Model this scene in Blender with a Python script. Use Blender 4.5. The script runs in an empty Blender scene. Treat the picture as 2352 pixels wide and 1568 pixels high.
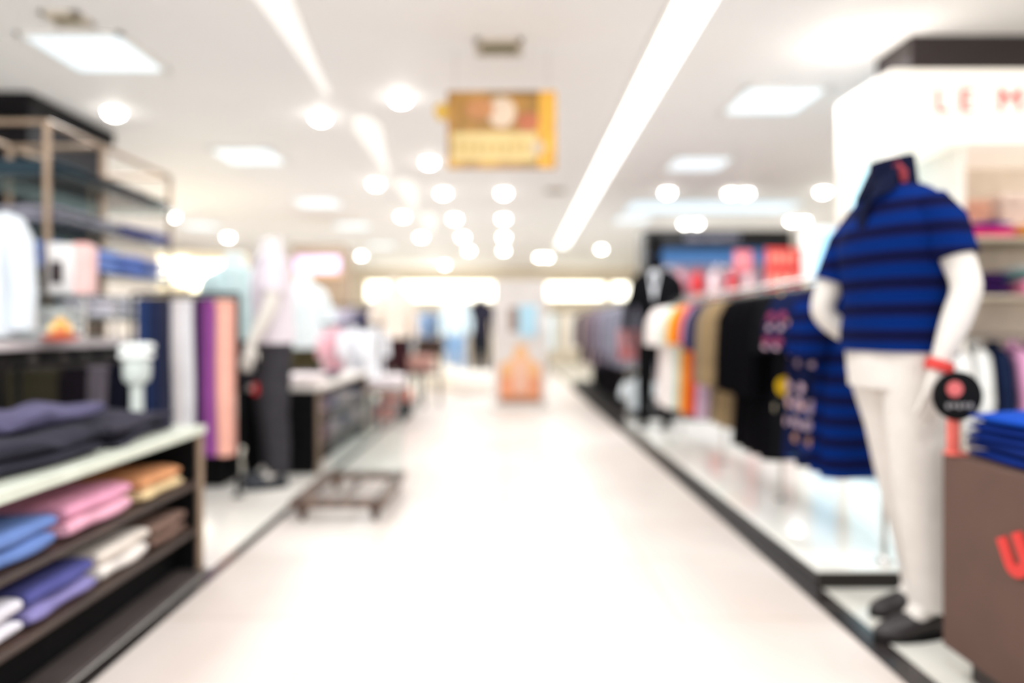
import bpy, bmesh, math, random
from mathutils import Vector, Matrix
random.seed(7)
PI = math.pi
S = bpy.context.scene
COL = S.collection

# ---------------------------------------------------------------- camera, world, exposure
F = 1600.0                      # focal length in pixels of the 2352 px wide frame
CAMZ = 1.0
cam = bpy.data.objects.new('camera', bpy.data.cameras.new('camera')); COL.objects.link(cam)
cam.location = (0, 0, CAMZ); cam.rotation_euler = (PI/2, 0, 0)
cam.data.sensor_width = 36; cam.data.lens = 36*F/2352
cam.data.shift_x = (1176-1157)/2352; cam.data.shift_y = -(784-753)/2352
cam.data.clip_start = 0.05
cam.data.dof.use_dof = True     # the photograph is thrown out of focus: focus lies in front of everything
cam.data.dof.focus_distance = 0.93
cam.data.dof.aperture_fstop = 1.04
S.camera = cam
S.view_settings.view_transform = 'Standard'; S.view_settings.look = 'None'
S.view_settings.gamma = 1; S.view_settings.use_curve_mapping = False
S.view_settings.exposure = 0.94
wd = bpy.data.worlds.new('World'); S.world = wd; wd.use_nodes = True
wd.node_tree.nodes['Background'].inputs[0].default_value = (1.0, 1.0, 1.0, 1)
wd.node_tree.nodes['Background'].inputs[1].default_value = 1.1
PANEL_W, DOWN_W, STRIP_W = 17, 4.5, 46      # watts of the ceiling panels, downlights and light strip
CEIL = 2.8

S.cycles.adaptive_threshold = .015; S.cycles.max_bounces = 7; S.cycles.diffuse_bounces = 4; S.cycles.glossy_bounces = 3

# ---------------------------------------------------------------- materials
def lin(h):
    h = h.lstrip('#'); r = []
    for i in (0, 2, 4):
        c = int(h[i:i+2], 16)/255
        r.append(c/12.92 if c <= .04045 else ((c+.055)/1.055)**2.4)
    return (*r, 1)
_m = {}
def mat(h, rough=.7, metal=0, var=.12, scale=9, emit=0, spec=.4, bump=0):
    key = (h, rough, metal, var, scale, emit, spec, bump)
    if key in _m: return _m[key]
    m = bpy.data.materials.new('surface'); m.use_nodes = True; nt = m.node_tree
    p = nt.nodes['Principled BSDF']; c = lin(h)
    p.inputs['Roughness'].default_value = rough; p.inputs['Metallic'].default_value = metal
    p.inputs['Specular IOR Level'].default_value = spec
    tc = nt.nodes.new('ShaderNodeTexCoord'); n = nt.nodes.new('ShaderNodeTexNoise')
    n.inputs['Scale'].default_value = scale; n.inputs['Detail'].default_value = 4
    nt.links.new(tc.outputs['Object'], n.inputs['Vector'])
    r = nt.nodes.new('ShaderNodeValToRGB')
    r.color_ramp.elements[0].position = .3; r.color_ramp.elements[1].position = .7
    r.color_ramp.elements[0].color = (*[x*(1-var) for x in c[:3]], 1)
    r.color_ramp.elements[1].color = (*[min(1, x*(1+var*.6)) for x in c[:3]], 1)
    nt.links.new(n.outputs['Fac'], r.inputs[0]); nt.links.new(r.outputs[0], p.inputs['Base Color'])
    if emit:
        p.inputs['Emission Color'].default_value = c; p.inputs['Emission Strength'].default_value = emit
    if bump:
        b = nt.nodes.new('ShaderNodeBump'); b.inputs['Strength'].default_value = bump
        n2 = nt.nodes.new('ShaderNodeTexNoise'); n2.inputs['Scale'].default_value = 140
        nt.links.new(tc.outputs['Object'], n2.inputs['Vector'])
        nt.links.new(n2.outputs['Fac'], b.inputs['Height']); nt.links.new(b.outputs[0], p.inputs['Normal'])
    _m[key] = m; return m
def cloth(h, var=.18): return mat(h, .9, 0, var, 14, 0, .06, .15)
def ramp_mat(axis, period, cols, rough=.85):
    """bands of colour along one object axis: cols = [(position, hex)...]"""
    m = bpy.data.materials.new('banded'); m.use_nodes = True; nt = m.node_tree
    p = nt.nodes['Principled BSDF']; p.inputs['Roughness'].default_value = rough; p.inputs['Specular IOR Level'].default_value = .04
    tc = nt.nodes.new('ShaderNodeTexCoord'); sp = nt.nodes.new('ShaderNodeSeparateXYZ')
    nt.links.new(tc.outputs['Object'], sp.inputs[0])
    a = nt.nodes.new('ShaderNodeMath'); a.operation = 'DIVIDE'; a.inputs[1].default_value = period
    f = nt.nodes.new('ShaderNodeMath'); f.operation = 'FRACT'
    nt.links.new(sp.outputs[axis], a.inputs[0]); nt.links.new(a.outputs[0], f.inputs[0])
    r = nt.nodes.new('ShaderNodeValToRGB'); e = r.color_ramp.elements
    e[0].position, e[0].color = cols[0][0], lin(cols[0][1]); e[1].position, e[1].color = cols[1][0], lin(cols[1][1])
    for q, h in cols[2:]:
        k = e.new(q); k.color = lin(h)
    nt.links.new(f.outputs[0], r.inputs[0]); nt.links.new(r.outputs[0], p.inputs['Base Color'])
    return m
def spot_mat(base, cols, scale=9, thr=.33):
    """printed blossoms scattered on a ground colour"""
    m = bpy.data.materials.new('print'); m.use_nodes = True; nt = m.node_tree
    p = nt.nodes['Principled BSDF']; p.inputs['Roughness'].default_value = .9; p.inputs['Specular IOR Level'].default_value = .04
    tc = nt.nodes.new('ShaderNodeTexCoord'); v = nt.nodes.new('ShaderNodeTexVoronoi'); v.inputs['Scale'].default_value = scale
    nt.links.new(tc.outputs['Object'], v.inputs['Vector'])
    s = nt.nodes.new('ShaderNodeSeparateColor'); nt.links.new(v.outputs['Color'], s.inputs[0])
    r = nt.nodes.new('ShaderNodeValToRGB'); r.color_ramp.interpolation = 'CONSTANT'; e = r.color_ramp.elements
    e[0].position, e[0].color = 0, lin(cols[0]); e[1].position, e[1].color = 1/len(cols), lin(cols[1 % len(cols)])
    for i, h in enumerate(cols[2:]):
        k = e.new((i+2)/len(cols)); k.color = lin(h)
    nt.links.new(s.outputs[0], r.inputs[0])
    lt = nt.nodes.new('ShaderNodeMath'); lt.operation = 'LESS_THAN'; lt.inputs[1].default_value = thr
    nt.links.new(v.outputs['Distance'], lt.inputs[0])
    mx = nt.nodes.new('ShaderNodeMix'); mx.data_type = 'RGBA'
    nt.links.new(lt.outputs[0], mx.inputs[0]); mx.inputs[6].default_value = lin(base); nt.links.new(r.outputs[0], mx.inputs[7])
    nt.links.new(mx.outputs[2], p.inputs['Base Color']); return m
def glass_mat(h='#d8efe6', amount=.25):
    m = bpy.data.materials.new('glass'); m.use_nodes = True; nt = m.node_tree
    nt.nodes.remove(nt.nodes['Principled BSDF'])
    t = nt.nodes.new('ShaderNodeBsdfTransparent'); t.inputs[0].default_value = lin(h)
    g = nt.nodes.new('ShaderNodeBsdfGlossy'); g.inputs['Roughness'].default_value = .05
    d = nt.nodes.new('ShaderNodeBsdfDiffuse'); d.inputs[0].default_value = lin(h)
    fr = nt.nodes.new('ShaderNodeFresnel'); fr.inputs[0].default_value = 1.45
    m1 = nt.nodes.new('ShaderNodeMixShader'); m2 = nt.nodes.new('ShaderNodeMixShader'); m2.inputs[0].default_value = amount
    nt.links.new(fr.outputs[0], m1.inputs[0]); nt.links.new(t.outputs[0], m1.inputs[1]); nt.links.new(g.outputs[0], m1.inputs[2])
    nt.links.new(m1.outputs[0], m2.inputs[1]); nt.links.new(d.outputs[0], m2.inputs[2])
    nt.links.new(m2.outputs[0], nt.nodes['Material Output'].inputs[0]); return m
def wood_mat(a, b, scale=3):
    m = bpy.data.materials.new('wood'); m.use_nodes = True; nt = m.node_tree
    p = nt.nodes['Principled BSDF']; p.inputs['Roughness'].default_value = .45
    tc = nt.nodes.new('ShaderNodeTexCoord'); w = nt.nodes.new('ShaderNodeTexWave'); w.inputs['Scale'].default_value = scale
    w.inputs['Distortion'].default_value = 6; w.inputs['Detail'].default_value = 3
    nt.links.new(tc.outputs['Object'], w.inputs['Vector'])
    r = nt.nodes.new('ShaderNodeValToRGB'); r.color_ramp.elements[0].color = lin(a); r.color_ramp.elements[1].color = lin(b)
    nt.links.new(w.outputs['Color'], r.inputs[0]); nt.links.new(r.outputs[0], p.inputs['Base Color']); return m

WHITE = mat('#f4f2ee', .5); BLACK = mat('#0a090a', .7, 0, .2, 9, 0, .12); CREAM = mat('#d6cfc7', .45, 0, .04)
STEEL = mat('#c9c6c2', .25, 1); TAN_METAL = mat('#9c8773', .35, .5); BROWNBOX = mat('#5a4238', .7, 0, .08)
BEIGE = mat('#d8cdbd', .6); DARKWOOD = wood_mat('#33251f', '#4a3830'); MIDWOOD = wood_mat('#6a4c38', '#86644a')
GLASS = glass_mat('#eaf4f2', .06); CLEAR = glass_mat('#f6fbfa', .04)
LAMP = mat('#fffaf2', .5, 0, 0, 9, 13); PANEL = mat('#e4f1fa', .5, 0, .02, 9, .42); STRIP = mat('#fbfffb', .5, 0, .02, 9, 1.3)

# ---------------------------------------------------------------- mesh helpers
class G:
    def __init__(s): s.v = []; s.f = []
    def add(s, vs, fs):
        k = len(s.v); s.v += [tuple(v) for v in vs]; s.f += [tuple(i+k for i in f) for f in fs]; return s
    def box(s, x0, x1, y0, y1, z0, z1):
        v = [(x, y, z) for z in (z0, z1) for y in (y0, y1) for x in (x0, x1)]
        return s.add(v, [(0, 2, 3, 1), (4, 5, 7, 6), (0, 1, 5, 4), (2, 6, 7, 3), (0, 4, 6, 2), (1, 3, 7, 5)])
    def loft(s, rings, cap=True):
        n = len(rings[0]); vs = [p for r in rings for p in r]; fs = []
        for i in range(len(rings)-1):
            for j in range(n):
                k = (j+1) % n
                fs.append((i*n+j, i*n+k, (i+1)*n+k, (i+1)*n+j))
        if cap:
            fs.append(tuple(range(n-1, -1, -1))); fs.append(tuple((len(rings)-1)*n+j for j in range(n)))
        return s.add(vs, fs)
    def tube(s, pts, rad, n=10, flat=1.0):
        """tapering tube along points; rad a number or one per point; flat squashes across the second axis"""
        pts = [Vector(p) for p in pts]
        if not hasattr(rad, '__len__'): rad = [rad]*len(pts)
        up = None; rings = []
        for i, p in enumerate(pts):
            t = (pts[min(i+1, len(pts)-1)]-pts[max(i-1, 0)]).normalized()
            if up is None: up = Vector((0, 1, 0)) if abs(t.y) < .8 else Vector((1, 0, 0))
            a = t.cross(up).normalized(); b = a.cross(t).normalized(); up = b
            rings.append([p+a*(math.cos(2*PI*j/n)*rad[i])+b*(math.sin(2*PI*j/n)*rad[i]*flat) for j in range(n)])
        return s.loft(rings)
    def lathe(s, prof, n=24, c=(0, 0, 0)):
        return s.loft([[(c[0]+r*math.cos(2*PI*j/n), c[1]+r*math.sin(2*PI*j/n), c[2]+z) for j in range(n)] for r, z in prof])
    def build(s, name, m, parent=None, bevel=0, smooth=True, loc=None, rot=None, angle=40):
        me = bpy.data.meshes.new(name); me.from_pydata(s.v, [], s.f)
        bm = bmesh.new(); bm.from_mesh(me); bmesh.ops.recalc_face_normals(bm, faces=bm.faces); bm.to_mesh(me); bm.free()
        me.materials.append(m)
        if smooth:
            for p in me.polygons: p.use_smooth = True
            me.set_sharp_from_angle(angle=math.radians(angle))
        o = bpy.data.objects.new(name, me); COL.objects.link(o)
        if parent: o.parent = parent
        if loc: o.location = loc
        if rot is not None: o.rotation_euler = (0, 0, rot)
        if bevel:
            b = o.modifiers.new('bevel', 'BEVEL'); b.width = bevel; b.segments = 2; b.limit_method = 'ANGLE'
        return o
def bx(name, m, parent, *a, bevel=.004): return G().box(*a).build(name, m, parent, bevel)
def tag(o, label, cat, group=None, kind=None):
    o['label'] = label; o['category'] = cat
    if group: o['group'] = group
    if kind: o['kind'] = kind
    return o
def thing(name, label, cat, loc=(0, 0, 0), rz=0, group=None):
    o = bpy.data.objects.new(name, None); COL.objects.link(o); o.empty_display_size = .1
    o.location = loc; o.rotation_euler = (0, 0, rz); return tag(o, label, cat, group)
def struct(name, g, m, smooth=False, bevel=0):
    o = g.build(name, m, None, bevel, smooth); o['kind'] = 'structure'; return o
def text_mesh(name, body, size, m, parent, loc, rot, depth=.004, shear=0, bold=.0):
    cu = bpy.data.curves.new(name, 'FONT'); cu.body = body; cu.size = size; cu.extrude = depth; cu.shear = shear; cu.offset = bold
    t = bpy.data.objects.new(name, cu); COL.objects.link(t)
    me = bpy.data.meshes.new_from_object(t.evaluated_get(bpy.context.evaluated_depsgraph_get()))
    bpy.data.objects.remove(t); me.materials.clear(); me.materials.append(m); me.name = name
    o = bpy.data.objects.new(name, me); COL.objects.link(o); o.parent = parent; o.location = loc; o.rotation_euler = rot
    return o
def P(px, py, d): return Vector(((px-1157)*d/F, d, CAMZ-(py-753)*d/F))

# ---------------------------------------------------------------- ceiling lamps (each carries its own light)
def lamp_light(parent, shape, watts, sx, sy=None, color=(.93, .965, 1), z=-.03, spread=PI):
    l = bpy.data.lights.new('lamp', 'AREA'); l.shape = shape; l.size = sx
    if sy: l.size_y = sy
    l.energy = watts; l.color = color; l.spread = spread
    o = bpy.data.objects.new('lamp', l); COL.objects.link(o); o.parent = parent; o.location = (0, 0, z); return o
ORD = ['nearest', 'second', 'third', 'fourth', 'fifth', 'sixth', 'seventh', 'eighth']
_dl = None
def downlight(x, y, label, n=1):
    t = thing('downlight', label, 'ceiling light', (x, y, CEIL), 0, 'round downlights in the ceiling')
    xs = [0] if n == 1 else [-.1, .1]
    for q in xs:
        G().lathe([(.095, 0), (.095, -.012), (.07, -.016), (.07, 0)], c=(q, 0, 0)).build('trim_ring', WHITE, t)
        G().lathe([(.069, -.006), (.068, -.03), (.056, -.05), (.034, -.062), (.001, -.066)], c=(q, 0, 0)).build('lens', LAMP, t)
    lamp_light(t, 'DISK', DOWN_W*n, .2, z=-.08)
    return t
def troffer(x, y, label, w=.58, l=.58, watts=None):
    t = thing('ceiling_panel_light', label, 'ceiling light', (x, y, CEIL), 0, 'square ceiling panel lights')
    g = G(); a, b = w/2+.03, l/2+.03
    g.box(-a, a, -b, -b+.03, -.02, 0).box(-a, a, b-.03, b, -.02, 0).box(-a, -a+.03, -b, b, -.02, 0).box(a-.03, a, -b, b, -.02, 0)
    g.build('frame', WHITE, t); bx('diffuser', PANEL, t, -w/2, w/2, -l/2, l/2, -.014, 0)
    lamp_light(t, 'RECTANGLE', watts or PANEL_W, w, l, (.96, .985, 1), -.03)
    return t

# ---------------------------------------------------------------- setting
XL, XR, YB, YF = -7.0, 6.2, 21.0, -2.5
def floor_mat():
    m = bpy.data.materials.new('polished_tile'); m.use_nodes = True; nt = m.node_tree
    p = nt.nodes['Principled BSDF']; p.inputs['Roughness'].default_value = .36; p.inputs['Specular IOR Level'].default_value = .22
    tc = nt.nodes.new('ShaderNodeTexCoord'); n = nt.nodes.new('ShaderNodeTexNoise'); n.inputs['Scale'].default_value = 1.3; n.inputs['Detail'].default_value = 6
    mp = nt.nodes.new('ShaderNodeMapping'); mp.inputs['Scale'].default_value = (1, .55, 1)
    nt.links.new(tc.outputs['Object'], mp.inputs[0]); nt.links.new(mp.outputs[0], n.inputs['Vector'])
    r = nt.nodes.new('ShaderNodeValToRGB'); e = r.color_ramp.elements
    e[0].position, e[0].color = .32, lin('#c9bcb4'); e[1].position, e[1].color = .62, lin('#d3cbc5')
    nt.links.new(n.outputs['Fac'], r.inputs[0])
    br = nt.nodes.new('ShaderNodeTexBrick'); br.offset = 0; br.inputs['Scale'].default_value = 1
    br.inputs['Brick Width'].default_value = .6; br.inputs['Row Height'].default_value = .6; br.inputs['Mortar Size'].default_value = .004
    br.inputs['Color1'].default_value = (1, 1, 1, 1); br.inputs['Color2'].default_value = (.96, .95, .94, 1); br.inputs['Mortar'].default_value = (.8, .74, .68, 1)
    nt.links.new(tc.outputs['Object'], br.inputs['Vector'])
    mx = nt.nodes.new('ShaderNodeMix'); mx.data_type = 'RGBA'; mx.blend_type = 'MULTIPLY'; mx.inputs[0].default_value = 1
    nt.links.new(r.outputs[0], mx.inputs[6]); nt.links.new(br.outputs[0], mx.inputs[7]); nt.links.new(mx.outputs[2], p.inputs['Base Color'])
    return m
struct('floor', G().box(XL, XR, YF, YB, -.1, 0), floor_mat())
struct('ceiling', G().box(XL, XR, YF, YB, CEIL, CEIL+.1), mat('#f9f8f8', .6, 0, .015, 1.2))
struct('wall_back', G().box(XL, XR, YB, YB+.1, 0, CEIL), mat('#efe2cc', .7, 0, .05, 2))
struct('wall_left', G().box(XL-.1, XL, YF, YB, 0, CEIL), mat('#d9cfc6', .7, 0, .08, 2))
struct('wall_right', G().box(XR, XR+.1, YF, YB, 0, CEIL), mat('#e6dccf', .7, 0, .06, 2))
EDGE = mat('#2b2625', .18, 0, .25, 5)
struct('trim_1', G().box(-1.205, -1.16, YF, YB, 0, .006), EDGE)
struct('trim_2', G().box(1.13, 1.215, YF, YB, 0, .006), EDGE)
# pale inset tiles either side of the aisle
TILE = mat('#d9d6cd', .2, 0, .12, 3)
struct('trim_3', G().box(1.215, XR, YF, YB, 0, .004), TILE)
struct('trim_4', G().box(XL, -1.205, YF, YB, 0, .004), mat('#e9e4dc', .2, 0, .08, 3))

# lamps and painted light scallops
ld = [5.42, 7.48, 9.2, 11.35, 13.6, 16]
for i, y in enumerate(ld): downlight(-.8, y, f'{ORD[i]} round downlight in the row passing just left of the hanging gold sign')
for i, y in enumerate(ld[2:]): downlight(0, y, f'{ORD[i]} round downlight in the row straight beyond the hanging gold sign')
for i, (x, y) in enumerate([(-1.55, 5.9), (-1.58, 8.6), (-1.61, 11.1), (-1.61, 13.6), (-1.66, 19.6)]):
    downlight(x, y, f'{ORD[i]} round downlight in the row along the painted light scallops')
for x, y, n, lab in [(-3.22, 5.76, 1, 'downlight close to the black pillar on the left'),
    (-4.25, 5.8, 1, 'downlight cut by the left edge in front of the black pillar'),
    (-5.27, 11.1, 1, 'downlight above the bright warm header on the left'), (-5.4, 13.65, 1, 'downlight farther back above the pale blue mannequin shirt'),
    (-4.6, 16.1, 1, 'downlight above the lilac pillar sign'), (-3.5, 17.1, 1, 'downlight just right of the lilac pillar sign'),
    (2.12, 4.45, 1, 'downlight nearest the dark pillar top on the right'), (2.15, 9.14, 1, 'left downlight of the row before the pale blue ceiling cove'),
    (3.1, 9.2, 2, 'twin downlight in the row before the pale blue ceiling cove'), (4.17, 9.1, 1, 'right downlight beside the white lettered sign'),
    (3.2, 11.9, 2, 'twin downlight over the black shop fascia'), (4.9, 11.6, 2, 'twin downlight right of the black shop fascia'),
    (2.2, 15.7, 1, 'faint far downlight right of the long light strip'), (1.0, 17.5, 2, 'far twin downlight at the end of the long light strip')]:
    downlight(x, y, lab, n)
for i, y in enumerate([4.55, 7.27, 9.95, 12.2, 15.1]): troffer(-2.65, y, f'{ORD[i]} square panel light in the row left of the aisle')
troffer(-5.2, 9.9, 'square panel light behind the pipe shelf by the left pillar'); troffer(-5.3, 12.2, 'square panel light far left beyond the pipe shelf')
for i, y in enumerate([5.5, 7.6, 11.5]): troffer(2.12, y, f'{ORD[i]} square panel light in the row right of the long light strip')
for i, (x, y) in enumerate([(-2.65, 1.9), (2.1, 1.6), (-2.65, -.8), (2.1, -1.0), (0, .4), (0, 2.3)]):   # panels overhead, above the frame
    troffer(x, y, f'square panel light overhead near the camera, {["left front", "right front", "left rear", "right rear", "middle rear", "middle front"][i]}')
t = thing('ceiling_cove_light', 'wide pale blue light cove in the ceiling before the black fascia', 'ceiling light', (3.05, 10.3, CEIL))
bx('frame', WHITE, t, -1.25, 1.25, -.45, .45, -.015, 0); bx('diffuser', mat('#d3e6f4', .5, 0, .02, 9, .42), t, -1.2, 1.2, -.4, .4, -.03, -.015)
lamp_light(t, 'RECTANGLE', 20, 2.2, .7, (.9, .96, 1), -.05)
t = thing('linear_light_strip', 'long white linear light running down the ceiling right of the gold sign', 'ceiling light', (1.13, 8.6, CEIL), math.atan2(-.22, 12.0))
bx('housing', WHITE, t, -.13, .13, -6.5, 6.5, -.02, 0); bx('diffuser', STRIP, t, -.105, .105, -6.45, 6.45, -.035, -.02)
lamp_light(t, 'RECTANGLE', STRIP_W, .2, 12.8, (1, 1, .98), -.05)
SCALLOP_GLOW = mat('#fffdfa', .5, 0, .0, 9, .22)  # downlight scallops painted as glowing wedge panels; no such fittings on this ceiling
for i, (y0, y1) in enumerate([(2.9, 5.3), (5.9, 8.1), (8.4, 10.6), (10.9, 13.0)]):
    t = thing('painted_light_scallop', f'{ORD[i]} of the tapering painted white light scallops on the ceiling left of centre', 'ceiling light', (-1.19, y0, CEIL), 0, 'painted light scallops')
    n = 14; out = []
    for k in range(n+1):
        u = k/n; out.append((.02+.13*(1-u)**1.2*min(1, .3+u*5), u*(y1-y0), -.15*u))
    for nm, grow, z0, z1, m in (('housing', 1.12, -.015, 0, WHITE), ('diffuser', 1, -.026, -.014, SCALLOP_GLOW)):  # rim and face only shape the painted glow, no lamp inside
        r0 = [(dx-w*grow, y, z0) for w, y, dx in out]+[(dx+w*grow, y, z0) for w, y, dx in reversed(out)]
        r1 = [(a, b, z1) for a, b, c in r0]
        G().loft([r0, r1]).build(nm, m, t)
for x, y, s, lab in [(-.03, 4.45, .3, 'brownish ceiling air vent just above the gold sign'), (-2.53, 4.04, .22, 'beige ceiling vent at top left near the bright panel light'), (.67, 9.1, .26, 'small beige ceiling vent right of the gold sign')]:
    t = thing('ceiling_vent', lab, 'vent', (x, y, CEIL))
    g = G(); a, b = s/2, s*.42
    g.box(-a, a, -b, -b+.03, -.02, 0).box(-a, a, b-.03, b, -.02, 0).box(-a, -a+.03, -b, b, -.02, 0).box(a-.03, a, -b, b, -.02, 0)
    g.build('frame', BEIGE, t); bx('duct', mat('#4c4739', .8), t, -a+.03, a-.03, -b+.03, b-.03, -.004, 0)
    g = G()
    for k in range(5):
        yy = -b+.05+k*(2*b-.1)/4; g.box(-a+.03, a-.03, yy-.006, yy+.006, -.018, -.004)
    g.build('louvre', mat('#a39a80', .6), t)

# ---------------------------------------------------------------- garments
HANG = mat('#2a2522', .4)
def g_hanger(root, W):
    h = G().tube([(-W*.8, 0, -.075), (-W*.35, 0, -.05), (0, 0, -.035), (W*.35, 0, -.05), (W*.8, 0, -.075)], [.007, .01, .012, .01, .007], 8).build('hanger', HANG, root)
    G().tube([(0, 0, -.035), (0, 0, 0), (.012, 0, .014), (.0, 0, .026), (-.014, 0, .018)], .003, 6).build('hook', STEEL, h)
def upper(label, cat, loc, rz, m, L=.8, W=.22, sl=.2, T=.045, group=None, collar=None, name='shirt', belly=1.0, hang=True, print_m=None):
    root = thing(name, label, cat, loc, rz, group)
    n = 28; rings = []; ph = random.random()*6
    prof = [(.055, .045, 0), (.06, .16, 0), (.085, .3, 0), (.1, .62, 0), (.135, .92, 0), (.2, .93, .15), (.3, .86, .4), (.5, .84*belly, .7), (.75, .88*belly, 1), (.97, .93*belly, 1.1), (1, .93*belly, 1.1)]
    prof = [(a if a < .2 else .2+(a-.2), b, c) for a, b, c in prof]
    for a, b, c in prof:
        z = -a*L if a >= .2 else -a*.9
        if a < .2: z = -a*.8
        hw = max(.03, W*b); th = T*(.75+.35*c)
        if a < .14: th *= .8
        ring = []
        for j in range(n):
            q = 2*PI*j/n; cx = math.cos(q); sy = math.sin(q)
            wob = .014*c*math.sin(4*q+ph+a*3)
            ring.append((hw*math.copysign(abs(cx)**.8, cx), (th+wob)*math.copysign(abs(sy)**.75, sy)+.006*math.sin(a*7+ph), z))
        rings.append(ring)
    G().loft(rings).build('body', m, root, angle=60)
    for s in (-1, 1):
        G().tube([(s*W*.66, 0, -.105), (s*W*.9, 0, -.135), (s*W*1.03, 0, -.2), (s*W*1.09, .01*s, -.13-sl*.6), (s*W*1.1, 0, -.13-sl)], [.045, .06, .062, .06, .058], 12, .75).build('sleeve', m, root)
    G().loft([[(.062*math.cos(2*PI*j/16), .04*math.sin(2*PI*j/16), -.075+.008*math.cos(2*PI*j/8)) for j in range(16)],
              [(.056*math.cos(2*PI*j/16), .036*math.sin(2*PI*j/16), -.03) for j in range(16)],
              [(.05*math.cos(2*PI*j/16), .03*math.sin(2*PI*j/16), -.03) for j in range(16)],
              [(.05*math.cos(2*PI*j/16), .03*math.sin(2*PI*j/16), -.06) for j in range(16)]]).build('collar', collar or m, root)
    if hang: g_hanger(root, W)
    return root
def trousers(label, loc, rz, m, L=.9, W=.09, T=.03, group=None, name='trousers'):
    root = thing(name, label, 'trousers', loc, rz, group); ph = random.random()*6
    for s, yy in ((-1, -.011), (1, .011)):
        rings = []; n = 20
        for k in range(9):
            u = k/8; z = -.05-u*(L-.05); hw = W*(1-.12*u)
            rings.append([(hw*math.copysign(abs(math.cos(2*PI*j/n))**.6, math.cos(2*PI*j/n))+.004*math.sin(u*6+ph), yy+T*.55*math.sin(2*PI*j/n)+.006*math.sin(3*2*PI*j/n+u*2+ph)*u, z) for j in range(n)])
        G().loft(rings).build('leg', m, root, angle=60)
    G().box(-W*1.02, W*1.02, -T*.9, T*.9, -.075, -.035).build('waistband', m, root, .01)
    h = G().box(-W*.9, W*.9, -.006, .006, -.035, -.02).build('clip_hanger', HANG, root, .003)
    G().tube([(0, 0, -.02), (0, 0, .0), (.012, 0, .014), (0, 0, .026), (-.014, 0, .018)], .003, 6).build('hook', STEEL, h)
    return root
def folded(label, loc, rz, m, w=.3, d=.3, h=.09, layers=2, group=None, name='folded_shirt', cat='folded clothing', wave=.0, inner=None):
    """a folded garment: soft doubled slabs with rounded front folds; front faces local -Y; root at its base"""
    root = thing(name, label, cat, loc, rz, group); lh = h/layers
    for L in range(layers):
        z0 = L*lh; n = 24; rings = []; ph = random.random()*6; sh = .97 if L < layers-1 else 1
        for k in range(13):
            u = k/12; x = (u-.5)*w*sh
            e = min(1, 1.0-(abs(u-.5)*2)**6*.35)
            ring = []
            for j in range(n):
                q = 2*PI*j/n; cy, sz = math.cos(q), math.sin(q)
                yy = d/2*math.copysign(abs(cy)**.45, cy); zz = lh/2+lh*.52*math.copysign(abs(sz)**.6, sz)*e
                if sz > 0: zz += wave*math.sin(u*9+ph)*(.6+.4*math.sin(yy*12+ph))+.004*math.sin(yy*30+ph)
                yy += .006*math.sin(u*8+ph+L*2)
                ring.append((x, yy-.006*L*0, z0+max(.002, zz)))
            rings.append(ring)
        G().loft(rings).build('body' if L == layers-1 else 'fold', m if L == layers-1 or not inner else inner, root, angle=70)
    return root

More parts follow.
